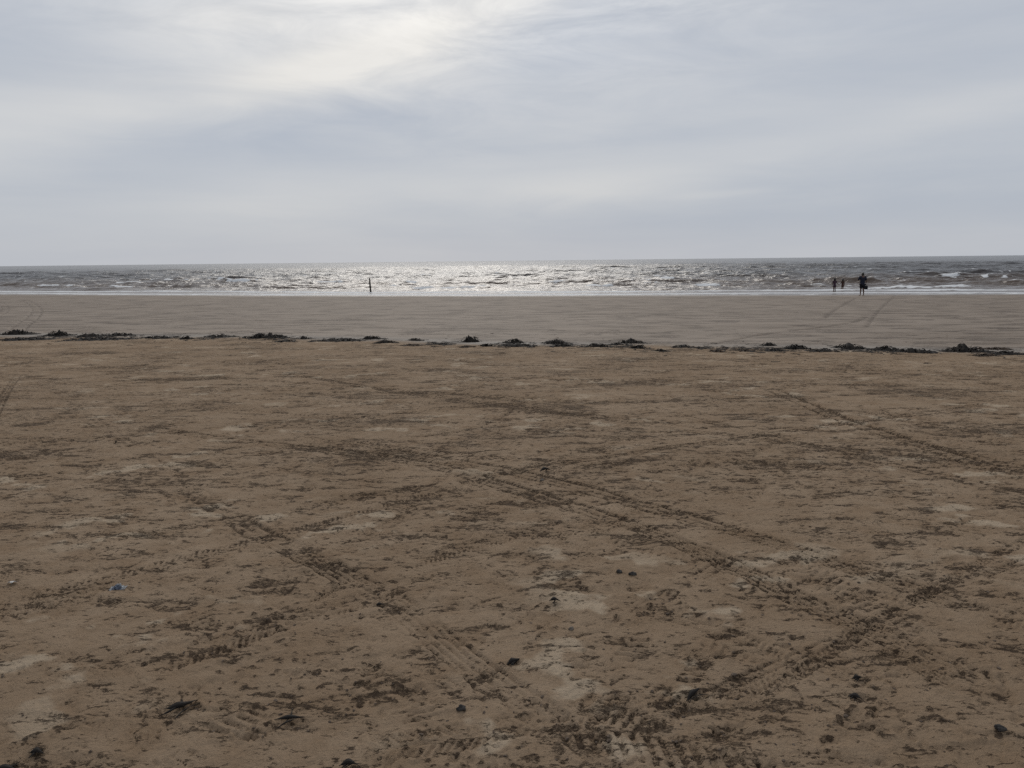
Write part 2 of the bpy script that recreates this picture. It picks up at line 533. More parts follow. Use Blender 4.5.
T_ = [
    ([(455, 650), (500, 684), (540, 710), (585, 740), (640, 780)], .16, 'ribs', .008, .65, -.35),
    ([(235, 515), (262, 535), (300, 553), (350, 578), (372, 590)], .17, 'ribs', .008, .6, -.3),
    ([(200, 395), (420, 392), (560, 402), (760, 398), (960, 392)], .25, 'line', .012, .6, .0),
    ([(560, 470), (700, 462), (830, 468), (960, 480)], .3, 'line', .012, .5, .1),
    ([(120, 425), (230, 438), (330, 450), (430, 464), (520, 490), (600, 515), (700, 553), (800, 600), (930, 660), (1060, 720)], .17, 'ribs', .015, .8, -1.0),
    ([(300, 440), (420, 455), (540, 478), (660, 510), (780, 548), (900, 585), (1050, 640)], .17, 'ribs', .015, .75, -.9),
    ([(60, 400), (150, 460), (240, 520), (300, 552), (350, 578), (400, 606), (440, 640), (500, 686), (570, 730), (640, 775)], .17, 'ribs', .010, .35, .0),
    ([(330, 470), (470, 510), (560, 545), (640, 585), (760, 655), (860, 720), (930, 780)], .17, 'blocks', .007, .4, .1),
    ([(760, 385), (800, 402), (850, 422), (900, 438), (960, 458), (1040, 478)], .20, 'rut', .026, 1.0, -.9),
    ([(620, 380), (720, 392), (830, 404), (930, 425), (1040, 440)], .18, 'rut', .012, .5, -.1),
    ([(690, 702), (760, 672), (830, 645), (900, 612), (990, 575), (1060, 552)], .05, 'rut', .008, .5, -.2),
    ([(280, 640), (380, 590), (450, 572), (520, 560), (620, 545), (720, 532), (860, 505)], .10, 'rut', .008, .5, .05),
    ([(380, 575), (450, 552), (520, 535), (600, 528), (700, 500)], .16, 'blocks', .009, .6, .0),
    ([(20, 730), (80, 700), (150, 668), (250, 632), (330, 610), (420, 580)], .17, 'blocks', .010, .65, -.1),
    ([(-20, 690), (60, 672), (140, 655), (200, 640), (260, 622)], .10, 'ribs', .007, .5, .05),
    ([(490, 386), (515, 393), (524, 402), (515, 416), (480, 430), (440, 440)], .30, 'rut', .012, .45, .0),
    ([(575, 692), (615, 715), (660, 748), (690, 775)], .19, 'bars', .012, .6, -.1),
    ([(540, 740), (585, 700), (640, 680), (720, 640)], .16, 'bars', .006, .2, .25),
    ([(790, 560), (860, 600), (930, 650), (1010, 700)], .16, 'bars', .009, .6, .15),
    ([(560, 520), (680, 560), (800, 565), (920, 560)], .16, 'bars', .008, .5, .2),
    ([(690, 690), (740, 720), (780, 770)], .20, 'blocks', .006, .3, .2),
    ([(880, 560), (950, 600), (1030, 640)], .18, 'blocks', .009, .6, .0),
    ([(0, 560), (100, 540), (220, 505), (330, 480), (430, 465)], .15, 'bars', .008, .45, .2),
    ([(60, 470), (200, 500), (330, 545), (480, 560)], .15, 'ribs', .008, .45, .25),
    ([(820, 640), (900, 660), (960, 690), (1040, 720)], .12, 'ribs', .010, .6, .1),
    ([(300, 604), (322, 596), (335, 588), (352, 578)], .025, 'rut', .014, .9, -1),
    ([(0, 384), (180, 380), (400, 376), (620, 372), (1024, 371)], .25, 'rut', .016, .5, .15),
    ([(0, 402), (200, 392), (480, 384), (700, 375), (1024, 362)], .25, 'rut', .016, .5, .25),
    ([(200, 360), (420, 366), (700, 362), (1024, 385)], .3, 'rut', .016, .5, .3),
    ([(0, 372), (150, 366), (300, 360), (500, 362)], .3, 'rut', .016, .5, .3),
    # wheel marks and paths across the lower beach
    ([(866, 328), (878, 312), (889, 301), (897, 294)], .24, 'line', .02, .75, -.7),
    ([(700, 346), (760, 335), (850, 323), (868, 316)], .30, 'line', .02, .85, -.6),
    ([(822, 320), (838, 308), (856, 298)], .35, 'line', .02, .85, -.6),
    ([(838, 318), (920, 316), (1024, 320)], .30, 'line', .02, .8, -.1),
    ([(900, 300), (940, 306), (1024, 312)], .35, 'line', .02, .8, -.1),
    ([(5, 302), (25, 301), (36, 308), (34, 316), (22, 325), (14, 334)], .5, 'rut', .03, .7, -.8),
    ([(-6, 302), (3, 305), (4, 311), (-6, 316)], .4, 'rut', .03, .7, -1),
    ([(20, 311), (100, 308), (160, 312), (230, 310)], .4, 'rut', .02, .5, .1),
    ([(120, 320), (180, 324), (260, 322), (340, 326)], .3, 'rut', .02, .55, .0),
    ([(500, 336), (620, 334), (760, 330), (830, 322)], .25, 'rut', .014, .5, .1),
    ([(880, 342), (940, 338), (1024, 334)], .25, 'rut', .015, .6, -.2),
]
for i, t_ in enumerate(T_):
    track(*t_, seed=60 + i * 4)
# many thin wheel lines fanning across the beach
for i in range(22):
    xa, ya = rg0.uniform(-9, 5), rg0.uniform(7, 15); a = rg0.uniform(-1.25, -.35) if i % 3 else rg0.uniform(-2.8, -1.9)
    if i % 3 == 0: xa += 6
    P4 = []; hd_ = a; kk_ = rg0.uniform(-.05, .05)
    for q in range(7):
        P4.append(np.array([xa, ya])); xa += math.cos(hd_) * 1.9; ya += math.sin(hd_) * 1.9; hd_ += kk_
        if ya < 1.6: break
    if len(P4) < 3: continue
    w_ = rg0.choice([.05, .07, .10, .13])
    track(None, w_, rg0.choice(['rut', 'rut', 'ribs', 'blocks']), rg0.uniform(.007, .012), rg0.uniform(.6, .85), rg0.uniform(-.7, -.2), seed=600 + i * 4, world_pts=P4)
# stray prints of soles and short bits of tread, in every direction
for i in range(70):
    rr_ = 2.3 * math.exp(rg0.random() * math.log(9 / 2.3)); th_ = rad(rg0.uniform(-36, 36))
    cx, cy = rr_ * math.sin(th_), rr_ * math.cos(th_)
    sole = i % 3 != 0
    L = 0.28 if sole else rg0.uniform(0.5, 1.4)
    a = rg0.uniform(0, math.pi)
    P3 = [np.array([cx + math.cos(a + k * rg0.uniform(0, .15)) * L * (k - 1) / 2, cy + math.sin(a) * L * (k - 1) / 2]) for k in range(3)]
    track(None, rg0.uniform(.085, .105) if sole else rg0.uniform(.06, .16), 'bars' if sole else rg0.choice(['bars', 'blocks', 'ribs', 'rut']),
          rg0.uniform(.006, .010), rg0.uniform(.2, .45), rg0.uniform(-.5, .1), seed=300 + i * 3, world_pts=P3)
# seaward ripples and shallow runnels
for _ in range(150):
    px, py = random.uniform(-20, 1044), 300 + 45 * random.random() ** 1.3
    p = at(px, py)
    L = random.uniform(0.3, 1.8)
    scuff(p[0], p[1], L, random.uniform(0.10, 0.22), random.uniform(-0.15, 0.1), 0.012, random.uniform(0.25, 0.6), tex=0.3)

dm = np.clip(dm, 0, 1.3)
Hh = np.zeros_like(X); DM = np.zeros_like(X); FAR = np.zeros_like(X); PALE = np.zeros_like(X); WET = np.zeros_like(X)
Hh[S] = h * sstep(115, 95, r); DM[S] = dm; PALE[S] = pale
yst_a, ysh_a = y_strand(X), y_shore(X)
FAR[:] = sstep(-0.2, 0.6, Y - yst_a); FAR[S] = far
WET[:] = sstep(-7, 0.5, Y - ysh_a)
# wet sheen painted as a pale strip among the weed, where the tide stopped
ds = Y - yst_a
PST = np.exp(-((ds - 0.35) / 0.9) ** 2)
Zs = Zm + Hh
ground_me = grid_mesh('sand', X, Y, Zs, True, dict(damp_shade=DM, lower=FAR, crust=PALE, wet=WET, strip=PST))


def surf(px_or_x, y_=None):
    """height of the finished sand at world x,y (nearest grid vertex)"""
    cx, cy = px_or_x, y_
    rc = math.hypot(cx, cy); tc = math.atan2(cx, cy)
    i = min(np.searchsorted(RR, rc), nr - 1); j = min(np.searchsorted(fine, tc), NF - 1)
    return float(Zs[i, j])


m_sand, nt, b = new_mat('sand')
N = NT(nt)
pos = N.n('ShaderNodeNewGeometry').outputs['Position']
damp_shade, lower, crust_, wet, strip = [N.attr(k) for k in ('damp_shade', 'lower', 'crust', 'wet', 'strip')]
n_big = N.noise(pos, 0.55, 4, 0.6)
n_mid = N.noise(pos, 4.0, 5, 0.6)
n_fin = N.noise(pos, 38.0, 4, 0.65)
n_gr = N.noise(pos, 420.0, 3, 0.7)
dry = N.mix(N.ramp(n_big, 0.3, 0.7), (0.276, 0.195, 0.126), (0.342, 0.250, 0.168))
dry = N.mix(N.ramp(n_mid, 0.35, 0.75), dry, (0.252, 0.172, 0.107))
dry = N.mix(N.math('MULTIPLY', crust_, 0.75), dry, (0.46, 0.365, 0.26))
dry = N.mix(N.ramp(n_gr, 0.30, 0.75, 0.0, 0.14), dry, (0.13, 0.095, 0.068))
low_c = N.mix(N.ramp(N.noise(N.mapping(pos, sc=(0.12, 0.7, 1)), 1.0, 5, 0.6), 0.3, 0.7), (0.220, 0.172, 0.130), (0.268, 0.214, 0.165))
low_c = N.mix(N.math('MULTIPLY', N.ramp(N.noise(N.mapping(pos, sc=(0.45, 1.1, 1)), 1.3, 8, 0.68), 0.46, 0.62), 0.9), low_c, (0.140, 0.108, 0.080))
low_c = N.mix(N.math('MULTIPLY', strip, 0.7), low_c, (0.25, 0.228, 0.20))
base = N.mix(lower, dry, low_c)
base = N.mix(N.math('MULTIPLY', wet, 0.55), base, (0.13, 0.112, 0.095))
# torn flecks: moist sand below, and the lumps' shaded sides painted into the colour
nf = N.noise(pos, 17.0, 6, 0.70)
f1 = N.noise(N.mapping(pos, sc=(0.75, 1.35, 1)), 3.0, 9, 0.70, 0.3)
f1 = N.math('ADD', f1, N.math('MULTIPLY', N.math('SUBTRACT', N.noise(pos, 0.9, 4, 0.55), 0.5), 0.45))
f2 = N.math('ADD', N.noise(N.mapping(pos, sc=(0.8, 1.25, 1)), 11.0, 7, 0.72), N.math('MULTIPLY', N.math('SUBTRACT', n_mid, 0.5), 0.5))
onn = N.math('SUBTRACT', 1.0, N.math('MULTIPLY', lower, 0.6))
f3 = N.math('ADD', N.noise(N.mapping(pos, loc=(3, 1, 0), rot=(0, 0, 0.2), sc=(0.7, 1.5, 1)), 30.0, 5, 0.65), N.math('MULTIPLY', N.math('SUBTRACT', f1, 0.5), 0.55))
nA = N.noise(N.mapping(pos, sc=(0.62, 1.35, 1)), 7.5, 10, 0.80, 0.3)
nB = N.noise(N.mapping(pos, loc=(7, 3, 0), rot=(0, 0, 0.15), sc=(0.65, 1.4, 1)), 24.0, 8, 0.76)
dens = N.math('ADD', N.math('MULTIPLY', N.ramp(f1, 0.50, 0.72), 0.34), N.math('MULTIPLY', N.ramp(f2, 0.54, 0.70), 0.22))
dens = N.math('MINIMUM', N.math('ADD', N.math('MULTIPLY', dens, onn), N.math('MULTIPLY', damp_shade, 0.95)), 0.95)
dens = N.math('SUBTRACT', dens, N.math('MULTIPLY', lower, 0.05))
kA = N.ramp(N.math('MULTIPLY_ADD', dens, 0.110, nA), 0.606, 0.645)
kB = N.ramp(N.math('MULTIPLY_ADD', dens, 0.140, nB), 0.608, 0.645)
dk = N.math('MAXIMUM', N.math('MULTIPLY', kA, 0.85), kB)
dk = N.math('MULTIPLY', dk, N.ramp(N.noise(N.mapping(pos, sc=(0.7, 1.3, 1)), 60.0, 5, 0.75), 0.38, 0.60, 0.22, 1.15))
dk = N.math('ADD', N.math('MULTIPLY', dk, 0.92), N.math('MULTIPLY', damp_shade, 0.10), clamp=True)
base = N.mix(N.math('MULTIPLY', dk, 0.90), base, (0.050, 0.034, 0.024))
# scattered dark specks of rotted weed and shell grit
vor = N.n('ShaderNodeTexVoronoi', feature='F1'); nt.links.new(pos, vor.inputs['Vector']); vor.inputs['Scale'].default_value = 26
spk = N.math('MULTIPLY', N.ramp(vor.outputs['Distance'], 0.10, 0.16, 1, 0), N.ramp(N.noise(pos, 1.6, 3), 0.5, 0.62))
base = N.mix(N.math('MULTIPLY', N.math('MULTIPLY', spk, 0.75), N.math('SUBTRACT', 1.0, lower)), base, (0.05, 0.04, 0.032))
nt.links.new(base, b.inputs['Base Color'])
rough = N.ramp(lower, 0, 1, 0.95, 0.75, False)
rough = N.math('SUBTRACT', rough, N.math('MULTIPLY', wet, 0.42))
nt.links.new(rough, b.inputs['Roughness'])
spec = N.ramp(lower, 0, 1, 0.06, 0.14, False)
spec = N.math('ADD', spec, N.math('MULTIPLY', wet, 0.2))
nt.links.new(spec, b.inputs['Specular IOR Level'])
bp = N.n('ShaderNodeBump'); bp.inputs['Distance'].default_value = 0.016
nt.links.new(N.ramp(lower, 0, 1, 0.9, 0.25, False), bp.inputs['Strength'])
nt.links.new(N.math('SUBTRACT', N.noise(pos, 55.0, 6, 0.7), N.math('MULTIPLY', dk, 0.6)), bp.inputs['Height'])
bp2 = N.n('ShaderNodeBump'); bp2.inputs['Distance'].default_value = 0.05
nt.links.new(N.ramp(lower, 0, 1, 0.50, 0.18, False), bp2.inputs['Strength'])
nt.links.new(N.noise(pos, 7.0, 5, 0.65), bp2.inputs['Height'])
nt.links.new(bp.outputs[0], bp2.inputs['Normal'])
nt.links.new(bp2.outputs[0], b.inputs['Normal'])
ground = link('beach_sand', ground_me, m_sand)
tag(ground, kind='structure')

# ------------------------------------------------------------------ the sea
tf = np.radians(np.concatenate([np.arange(-85, -46, 1.5), np.arange(-46, 46.001, 0.13), np.arange(47.5, 86, 1.5)]))
rs = 46 * np.exp(np.arange(0, math.log(420 / 46), 0.0019))
rs2 = [rs[-1] * 1.004]
while rs2[-1] < 13500: rs2.append(rs2[-1] * (1.004 if rs2[-1] < 1500 else 1.02))
rs = np.concatenate([rs, rs2])
R2, T2 = np.meshgrid(rs, tf, indexing='ij')
x, y, r = R2 * np.sin(T2), R2 * np.cos(T2), R2
s = y - y_shore(x)
dr = np.where(r < 420, r * 0.0021, np.where(r < 1500, r * 0.0036, r * 0.021))


def wv(f, seed, sx=1.0, sy=1.0):
    lim = 1.0 / (dr * f * 2.5)
    return perlin(x * f * sx, y * f * sy, seed) * np.clip(lim - 0.5, 0, 1)


warp = 5.0 * perlin(x * 0.02, y * 0.03, 80) + 1.6 * perlin(x * 0.07, y * 0.09, 81)
ph = (s + warp)
swl = np.zeros_like(x)
for L, a_, sd_ in ((8.5, 0.15, 82), (5.3, 0.13, 84), (13.0, 0.13, 86), (3.6, 0.08, 88)):
    c = np.sin(ph / L * 2 * np.pi + 2.2 * perlin(x * 0.03, y * 0.05, sd_))
    pk = np.exp(2.0 * (c - 1)) * 1.6 - 0.5
    lim = np.clip(L / (dr * 4) - 0.5, 0, 1)
    swl += a_ * pk * (0.35 + 1.3 * sstep(-0.3, 0.5, perlin(x / 22.0, y / 10.0, sd_ + 1))) * lim
ridge = lambda n: 1 - 2 * np.abs(n)
chop = 0.22 * ridge(wv(0.24, 90, 0.55, 1.0)) + 0.13 * ridge(wv(0.55, 91, 0.6, 1.0)) + 0.06 * ridge(wv(1.3, 92, 0.7, 1.0)) + 0.022 * wv(2.9, 93, 0.8)
amp = sstep(1.5, 22, s) * 1.0
depth_ok = np.clip((s + 1) * 0.024 * 1.2, 0.004, 1)
hh = amp * (swl + chop - 0.08)
hh = np.maximum(hh, -depth_ok * 0.8)
# low swash bores near the edge
bore = np.zeros_like(x); foam = np.zeros_like(x)
for s0, hgt, wd, sd_ in ((1.6, .035, .8, 100), (6.5, .07, 1.0, 102), (12.5, .14, 1.3, 104), (18.0, .24, 1.3, 106), (23, .27, 1.3, 108), (29, .30, 1.4, 110), (36, .30, 1.4, 112), (44, .30, 1.5, 114), (54, .30, 1.6, 116), (66, .30, 1.8, 118), (82, .3, 2, 120), (105, .3, 2.5, 122)):
    ce = s0 + (1.6 if s0 < 16 else 4.0) * perlin(x * 0.05, y * 0.0 + s0, sd_) + 0.5 * perlin(x * 0.25, y * 0 + s0, sd_ + 1)
    q = (s - ce) / wd
    on = sstep(-0.1, 0.35, perlin(x * (0.13 if s0 < 60 else 0.09), y * 0.0 + s0 * 3, sd_ + 2)) if s0 > 8 else 1.0
    prof = np.where(q < 0, np.exp(-(q / 0.45) ** 2), np.exp(-(q / 1.6) ** 2))
    bore += hgt * prof * on
    fn = 0.5 * perlin(x * 0.5, y * 0.9, sd_ + 3) + 0.5 * perlin(x * 1.6, y * 2.4, sd_ + 4)
    brk = on * sstep(-0.05, 0.35, perlin(x * 0.10, y * 0 + s0, sd_ + 5) + (0.9 if s0 < 8 else (0.35 if s0 < 20 else (0.02 if s0 < 60 else -.2))))
    foam += brk * np.exp(-((q + 0.1) / (0.55 if s0 > 8 else 0.6)) ** 2) * ((0.8 if s0 > 8 else 1.1) + 0.9 * fn)
    foam += brk * 0.45 * sstep(0, 0.3, q) * (1 - sstep(0.8, 3.0, q)) * sstep(0.0, 0.5, fn)
hh += bore
foam += 0.55 * (1 - sstep(0.0, 1.5, s)) * (0.6 + 0.8 * perlin(x * 0.7, y * 0.7, 120))
# scattered whitecaps farther out
hi = sstep(0.34, 0.5, hh) * sstep(0.15, 0.5, perlin(x * 0.08, y * 0.12, 121)) * (1 - sstep(120, 400, s))
foam += 0.8 * hi * sstep(-0.1, 0.4, perlin(x * 1.1, y * 1.4, 122))
foam = np.clip(foam, 0, 1)
Zw = Z_SEA + 0.012 + hh * 1.0 + 0.006 * wv(3.5, 125) * sstep(0, 6, s)
Zw = np.where(s < 3, np.minimum(Zw, Z_SEA + 0.05), Zw)
silt = 1 - sstep(15, 90, s + 10 * perlin(x * 0.03, y * 0.05, 126))
sea_me = grid_mesh('sea', x, y, Zw, False, dict(foam=foam, silt=silt))
m_sea, nt, b = new_mat('sea_water')
N = NT(nt)
pos = N.n('ShaderNodeNewGeometry').outputs['Position']
fo, si = N.attr('foam'), N.attr('silt')
wc = N.mix(si, (0.045, 0.040, 0.038), (0.100, 0.070, 0.050))
fn = N.noise(pos, 3.0, 6, 0.7)
ff = N.ramp(N.math('ADD', fo, N.math('MULTIPLY', N.math('SUBTRACT', fn, 0.5), 0.9)), 0.35, 0.62)
ff = N.math('MULTIPLY', ff, N.ramp(fo, 0.05, 0.3))
nt.links.new(N.mix(ff, wc, (0.70, 0.70, 0.69)), b.inputs['Base Color'])
nt.links.new(N.ramp(ff, 0, 1, 0.25, 0.8, False), b.inputs['Roughness'])
b.inputs['IOR'].default_value = 1.333
bp = N.n('ShaderNodeBump'); bp.inputs['Distance'].default_value = 0.22; bp.inputs['Strength'].default_value = 0.9
wn = N.math('ADD', N.noise(N.mapping(pos, sc=(0.8, 1.3, 1)), 1.5, 3, 0.5), N.math('MULTIPLY', N.noise(N.mapping(pos, sc=(0.15, 0.3, 1)), 1.0, 3, 0.6), 1.5))
nt.links.new(wn, bp.inputs['Height'])
nt.links.new(bp.outputs[0], b.inputs['Normal'])
sea = link('sea_water', sea_me, m_sea)
tag(sea, kind='structure')

# ------------------------------------------------------------------ seaweed along the strand line
m_weed = simple_mat('rotting_seaweed', (0.012, 0.010, 0.009), (0.028, 0.022, 0.017), 14, 0.75, 0.5, 0.15)
m_weed2 = simple_mat('brown_seaweed', (0.030, 0.020, 0.014), (0.06, 0.040, 0.026), 14, 0.75, 0.5, 0.15)


def weed_mesh(L, D, Hm, seed, strands=1.0, slope=0.0, holes=0.12):
    """tangled heap: a lumpy core with hanging straps and blades"""
    rg = random.Random(seed); ng = np.random.default_rng(seed)
    bm = bmesh.new()
    nx_, ny_ = max(14, int(L / 0.035)), max(8, int(D / 0.035))
    us = np.linspace(-1, 1, nx_); vs = np.linspace(-1, 1, ny_)
    U, V = np.meshgrid(us, vs, indexing='ij')
    ox, oy = rg.uniform(0, 90), rg.uniform(0, 90)
    lump = 0.55 + 0.9 * perlin(U * L * 3.5 + ox, V * D * 3.5 + oy, 5) + 0.55 * perlin(U * L * 9 + ox, V * D * 9 + oy, 6)
    env = np.clip(1 - np.abs(U) ** 2.2 - np.abs(V) ** 2.0, -0.3, 1)
    hump = 0.5 + 0.5 * np.exp(-((U - rg.uniform(-0.3, 0.3)) / 0.45) ** 2)
    Hh_ = Hm * env * lump * hump + 0.35 * Hm * perlin(U * L * 22, V * D * 22, 8) * (env > 0)
    vx = {}
    Hh_ = Hh_ - holes * Hm * 0.5
    for i in range(nx_):
        for j in range(ny_):
            vx[i, j] = bm.verts.new((U[i, j] * L / 2, V[i, j] * D / 2 + slope * U[i, j] * L / 2, max(Hh_[i, j], -0.03)))
    for i in range(nx_ - 1):
        for j in range(ny_ - 1):
            z4 = [Hh_[i, j], Hh_[i + 1, j], Hh_[i + 1, j + 1], Hh_[i, j + 1]]
            if max(z4) > -0.01:
                bm.faces.new((vx[i, j], vx[i + 1, j], vx[i + 1, j + 1], vx[i, j + 1]))
    for v in [v for v in bm.verts if not v.link_faces]: bm.verts.remove(v)
    n = int(strands * (25 + 150 * L * D ** 0.5))
    for _ in range(n):
        u, v = rg.gauss(0, 0.45), rg.gauss(0, 0.5)
        if abs(u) > 1.05 or abs(v) > 1.2: continue
        cx, cy = u * L / 2, v * D / 2 + slope * u * L / 2
        z0 = max(0.004, Hm * max(0, 1 - abs(u) ** 2 - abs(v) ** 2) * rg.uniform(0.3, 0.95))
        a = rg.uniform(0, 6.28); ln = rg.uniform(0.06, 0.22); w = rg.uniform(0.004, 0.016)
        k = rg.uniform(-6, 6); dz = rg.uniform(-0.2, 0.15) * (Hm / 0.1)
        prev = None; n_ = 5; px_, py_, pz_ = cx, cy, z0
        for t in range(n_ + 1):
            tw = rg.uniform(-0.6, 0.6)
            nx2, ny2 = -math.sin(a) * w, math.cos(a) * w
            a1 = bm.verts.new((px_ + nx2, py_ + ny2, pz_ + tw * w)); a2 = bm.verts.new((px_ - nx2, py_ - ny2, pz_ - tw * w))
            a3 = bm.verts.new((px_, py_, pz_ + w * 0.5))
            if prev:
                bm.faces.new((prev[0], a1, a3, prev[2])); bm.faces.new((prev[2], a3, a2, prev[1])); bm.faces.new((prev[1], a2, a1, prev[0]))
            prev = (a1, a2, a3)
            px_ += math.cos(a) * ln / n_; py_ += math.sin(a) * ln / n_; a += k * ln / n_
            pz_ = max(0.003, pz_ + dz * ln / n_); dz -= 0.35
    me = bpy.data.meshes.new('seaweed'); bm.to_mesh(me); bm.free(); smooth(me)
    return me


WG = 'seaweed heaps along the strand line'
# px centre, py base, px width, px height, slope(px/px down right), brown?, label
HEAPS = [
    (14, 335, 34, 4.5, 0, 0, 'thick dark seaweed heap cut by the left edge, on the upper weed line'),
    (56, 336.5, 24, 5, 0, 0, 'humped black seaweed heap, the tallest near the left end of the strand line'),
    (90, 337, 26, 3.5, 0, 0, 'long low seaweed heap midway along the left weed bank'),
    (118, 336.3, 34, 3.5, .02, 0, 'tapering seaweed heap ending the upper weed line on the left, before a gap'),
    (20, 340, 50, 2.6, 0, 0, 'thin flat seaweed band nearest the viewer at the left edge of the photo'),
    (95, 340.3, 66, 2.4, 0, 0, 'long thin seaweed band in front of the upper left weed heaps'),
    (154, 338.6, 34, 3, .01, 0, 'short low seaweed patch standing alone right of the left weed bank'),
    (184, 339.5, 11, 3.2, 0, 0, 'small round seaweed tuft alone left of the long weed heap'),
    (219, 337, 30, 3, -.03, 0, 'low seaweed tail leading into the long heap from its left'),
    (262, 338.6, 46, 5.2, .02, 0, 'largest long black seaweed heap on the left half of the strand line'),
    (284, 342, 22, 2.2, 0, 0, 'thin seaweed scrap lying just in front of the largest left heap'),
    (304, 339.4, 13, 2.6, -.05, 0, 'small slanting seaweed scrap just right of the largest left heap'),
    (336, 341.5, 50, 3.4, .0, 0, 'straggling seaweed band between the largest left heap and the small twin mounds'),
    (372, 339.3, 22, 4, 0, 0, 'low domed seaweed mound, the farther of the twin mounds left of centre'),
    (385, 343.6, 20, 3.6, 0, 0, 'low domed seaweed mound, the nearer of the twin mounds left of centre'),
    (415, 341, 17, 2.8, 0, 0, 'small flat seaweed mound alone between the twin mounds and the tall round one'),
    (411, 346, 22, 1.8, 0, 1, 'faint brown seaweed scrap lying in front of the small flat mound'),
    (440, 344.8, 20, 2.4, 0, 0, 'thin seaweed scrap just left of the tall round mound'),
    (470, 342, 20, 7.2, 0, 0, 'tall rounded black seaweed mound left of the centre'),
    (487, 346.5, 14, 4, .1, 0, 'small slanting seaweed clump right in front of the tall round mound'),
    (466, 347.4, 9, 2.2, 0, 1, 'tiny brown seaweed scrap below the tall round mound'),
    (513, 343, 22, 5.6, 0, 0, 'domed seaweed mound near the centre with a flat trailing bank in front'),
    (517, 346.6, 44, 4, 0, 0, 'flat trailing seaweed bank in front of the domed mound near the centre'),
    (556, 343.5, 32, 4.8, .03, 0, 'broad arched seaweed heap right of the centre, with a pale gap beneath its top'),
    (562, 346.8, 24, 3, 0, 0, 'low dark seaweed clump under the broad arched heap right of the centre'),
    (598, 347, 26, 4, 0, 0, 'ragged seaweed heap with a pale gap, left of the peaked heap'),
    (632, 342.5, 30, 5, .04, 0, 'peaked seaweed heap with a long right tail, above two smaller clumps'),
    (618, 344.8, 22, 2.6, -.1, 0, 'thin seaweed slope joining the peaked heap from below left'),
    (639, 348.4, 16, 4.4, .02, 0, 'dense dark seaweed clump in front of the peaked heap'),
    (661, 351.4, 11, 2.8, 0, 0, 'small dark seaweed tuft alone on the brown sand right of the peaked heap'),
    (684, 347.6, 20, 3, .03, 0, 'flat dark seaweed scrap behind the line, first right of the peaked heap'),
    (701, 348.8, 11, 2, 0, 0, 'very small flat seaweed scrap beside a larger flat one right of centre'),
    (718, 352, 15, 3, -.02, 1, 'brownish seaweed tuft on the edge of the brown sand, left of a bare stretch'),
    (747, 351.4, 7, 2, 0, 1, 'tiny brown seaweed tuft alone in the bare stretch of strand line'),
    (769, 346.2, 14, 3.8, .0, 0, 'small domed seaweed mound set back from the line, left of the long right heaps'),
    (777, 351.4, 20, 3, 0, 0, 'low seaweed clump at the left foot of the long sloping heap'),
    (797, 349.5, 30, 5, .03, 0, 'long sloping seaweed heap, the first of the big ones on the right'),
    (824, 352, 34, 3.8, .05, 0, 'tapering seaweed tail of the first big heap on the right'),
    (851, 348.6, 30, 5.2, .12, 0, 'thick slanting seaweed heap below the three bathers, second big one on the right'),
    (888, 350.6, 24, 5, .05, 0, 'dense seaweed heap at the left end of the third big bank on the right'),
    (915, 352.8, 44, 4.4, .04, 0, 'long low seaweed heap forming the right tail of the third big bank'),
    (968, 352, 38, 6.6, .02, 0, 'broad seaweed heap with a pale gap in its middle near the right edge'),
    (998, 349.5, 30, 2.4, .06, 1, 'thin brown seaweed trail running right from the broad right-hand heap'),
    (1011, 354.6, 30, 3.4, -.02, 0, 'ragged seaweed patch cut by the right edge of the photo'),
    (990, 356, 20, 2, 0, 1, 'faint brown seaweed scrap nearest the viewer near the right edge of the photo'),
]
for i, (px, py, w, hp, sl_, br, lab) in enumerate(HEAPS):
    p = at(px, py)
    dist = math.hypot(p[0], p[1])
    k = dist / F
    me = weed_mesh(w * k * 1.12, max(0.22, min(0.75, w * k * 0.45)), hp * k * 1.0, 200 + i, 1.0, -sl_ * 3)
    o = link('seaweed_heap', me, m_weed2 if br else m_weed)
    o.location = (p[0], p[1] + 0.1, surf(p[0], p[1]) - 0.005)
    o.rotation_euler[2] = math.atan2(-p[0], p[1]) * 0.4
    tag(o, lab, 'seaweed', WG)

# loose shreds of weed strewn between the heaps: nobody could count them
bm = bmesh.new()
rg = random.Random(5)
for _ in range(3400):
    t = rg.random()
    px = rg.uniform(-40, 1064)
    xs = (px - 512) / F * 19
    dens = perlin(np.array([xs * 0.9]), np.array([3.3]), 9)[0]
    if rg.random() > 0.25 + 1.8 * dens: continue
    yy = float(y_strand(np.array(xs))) + rg.gauss(0.0, 0.38) + (rg.gauss(0, 1.2) if rg.random() < 0.12 else 0)
    z = surf(xs, yy) + 0.004
    a = rg.gauss(0, 0.6); ln = rg.uniform(0.04, 0.20); w = rg.uniform(0.004, 0.02); k = rg.uniform(-8, 8)
    prev = None; px_, py_ = xs, yy
    for q in range(5):
        nx2, ny2 = -math.sin(a) * w, math.cos(a) * w
        ww = 1 - abs(q - 2) * 0.3
        a1 = bm.verts.new((px_ + nx2 * ww, py_ + ny2 * ww, z)); a2 = bm.verts.new((px_ - nx2 * ww, py_ - ny2 * ww, z))
        a3 = bm.verts.new((px_, py_, z + 0.003 + rg.uniform(0, 0.008)))
        if prev:
            bm.faces.new((prev[0], a1, a3, prev[2])); bm.faces.new((prev[2], a3, a2, prev[1]))
        prev = (a1, a2, a3)
        px_ += math.cos(a) * ln / 4; py_ += math.sin(a) * ln / 4; a += k * ln / 4
me = bpy.data.meshes.new('shreds'); bm.to_mesh(me); bm.free(); smooth(me)
o = link('seaweed_shreds', me, m_weed)
tag(o, 'loose dark shreds of seaweed strewn between the heaps along the strand line', 'seaweed', kind='stuff')

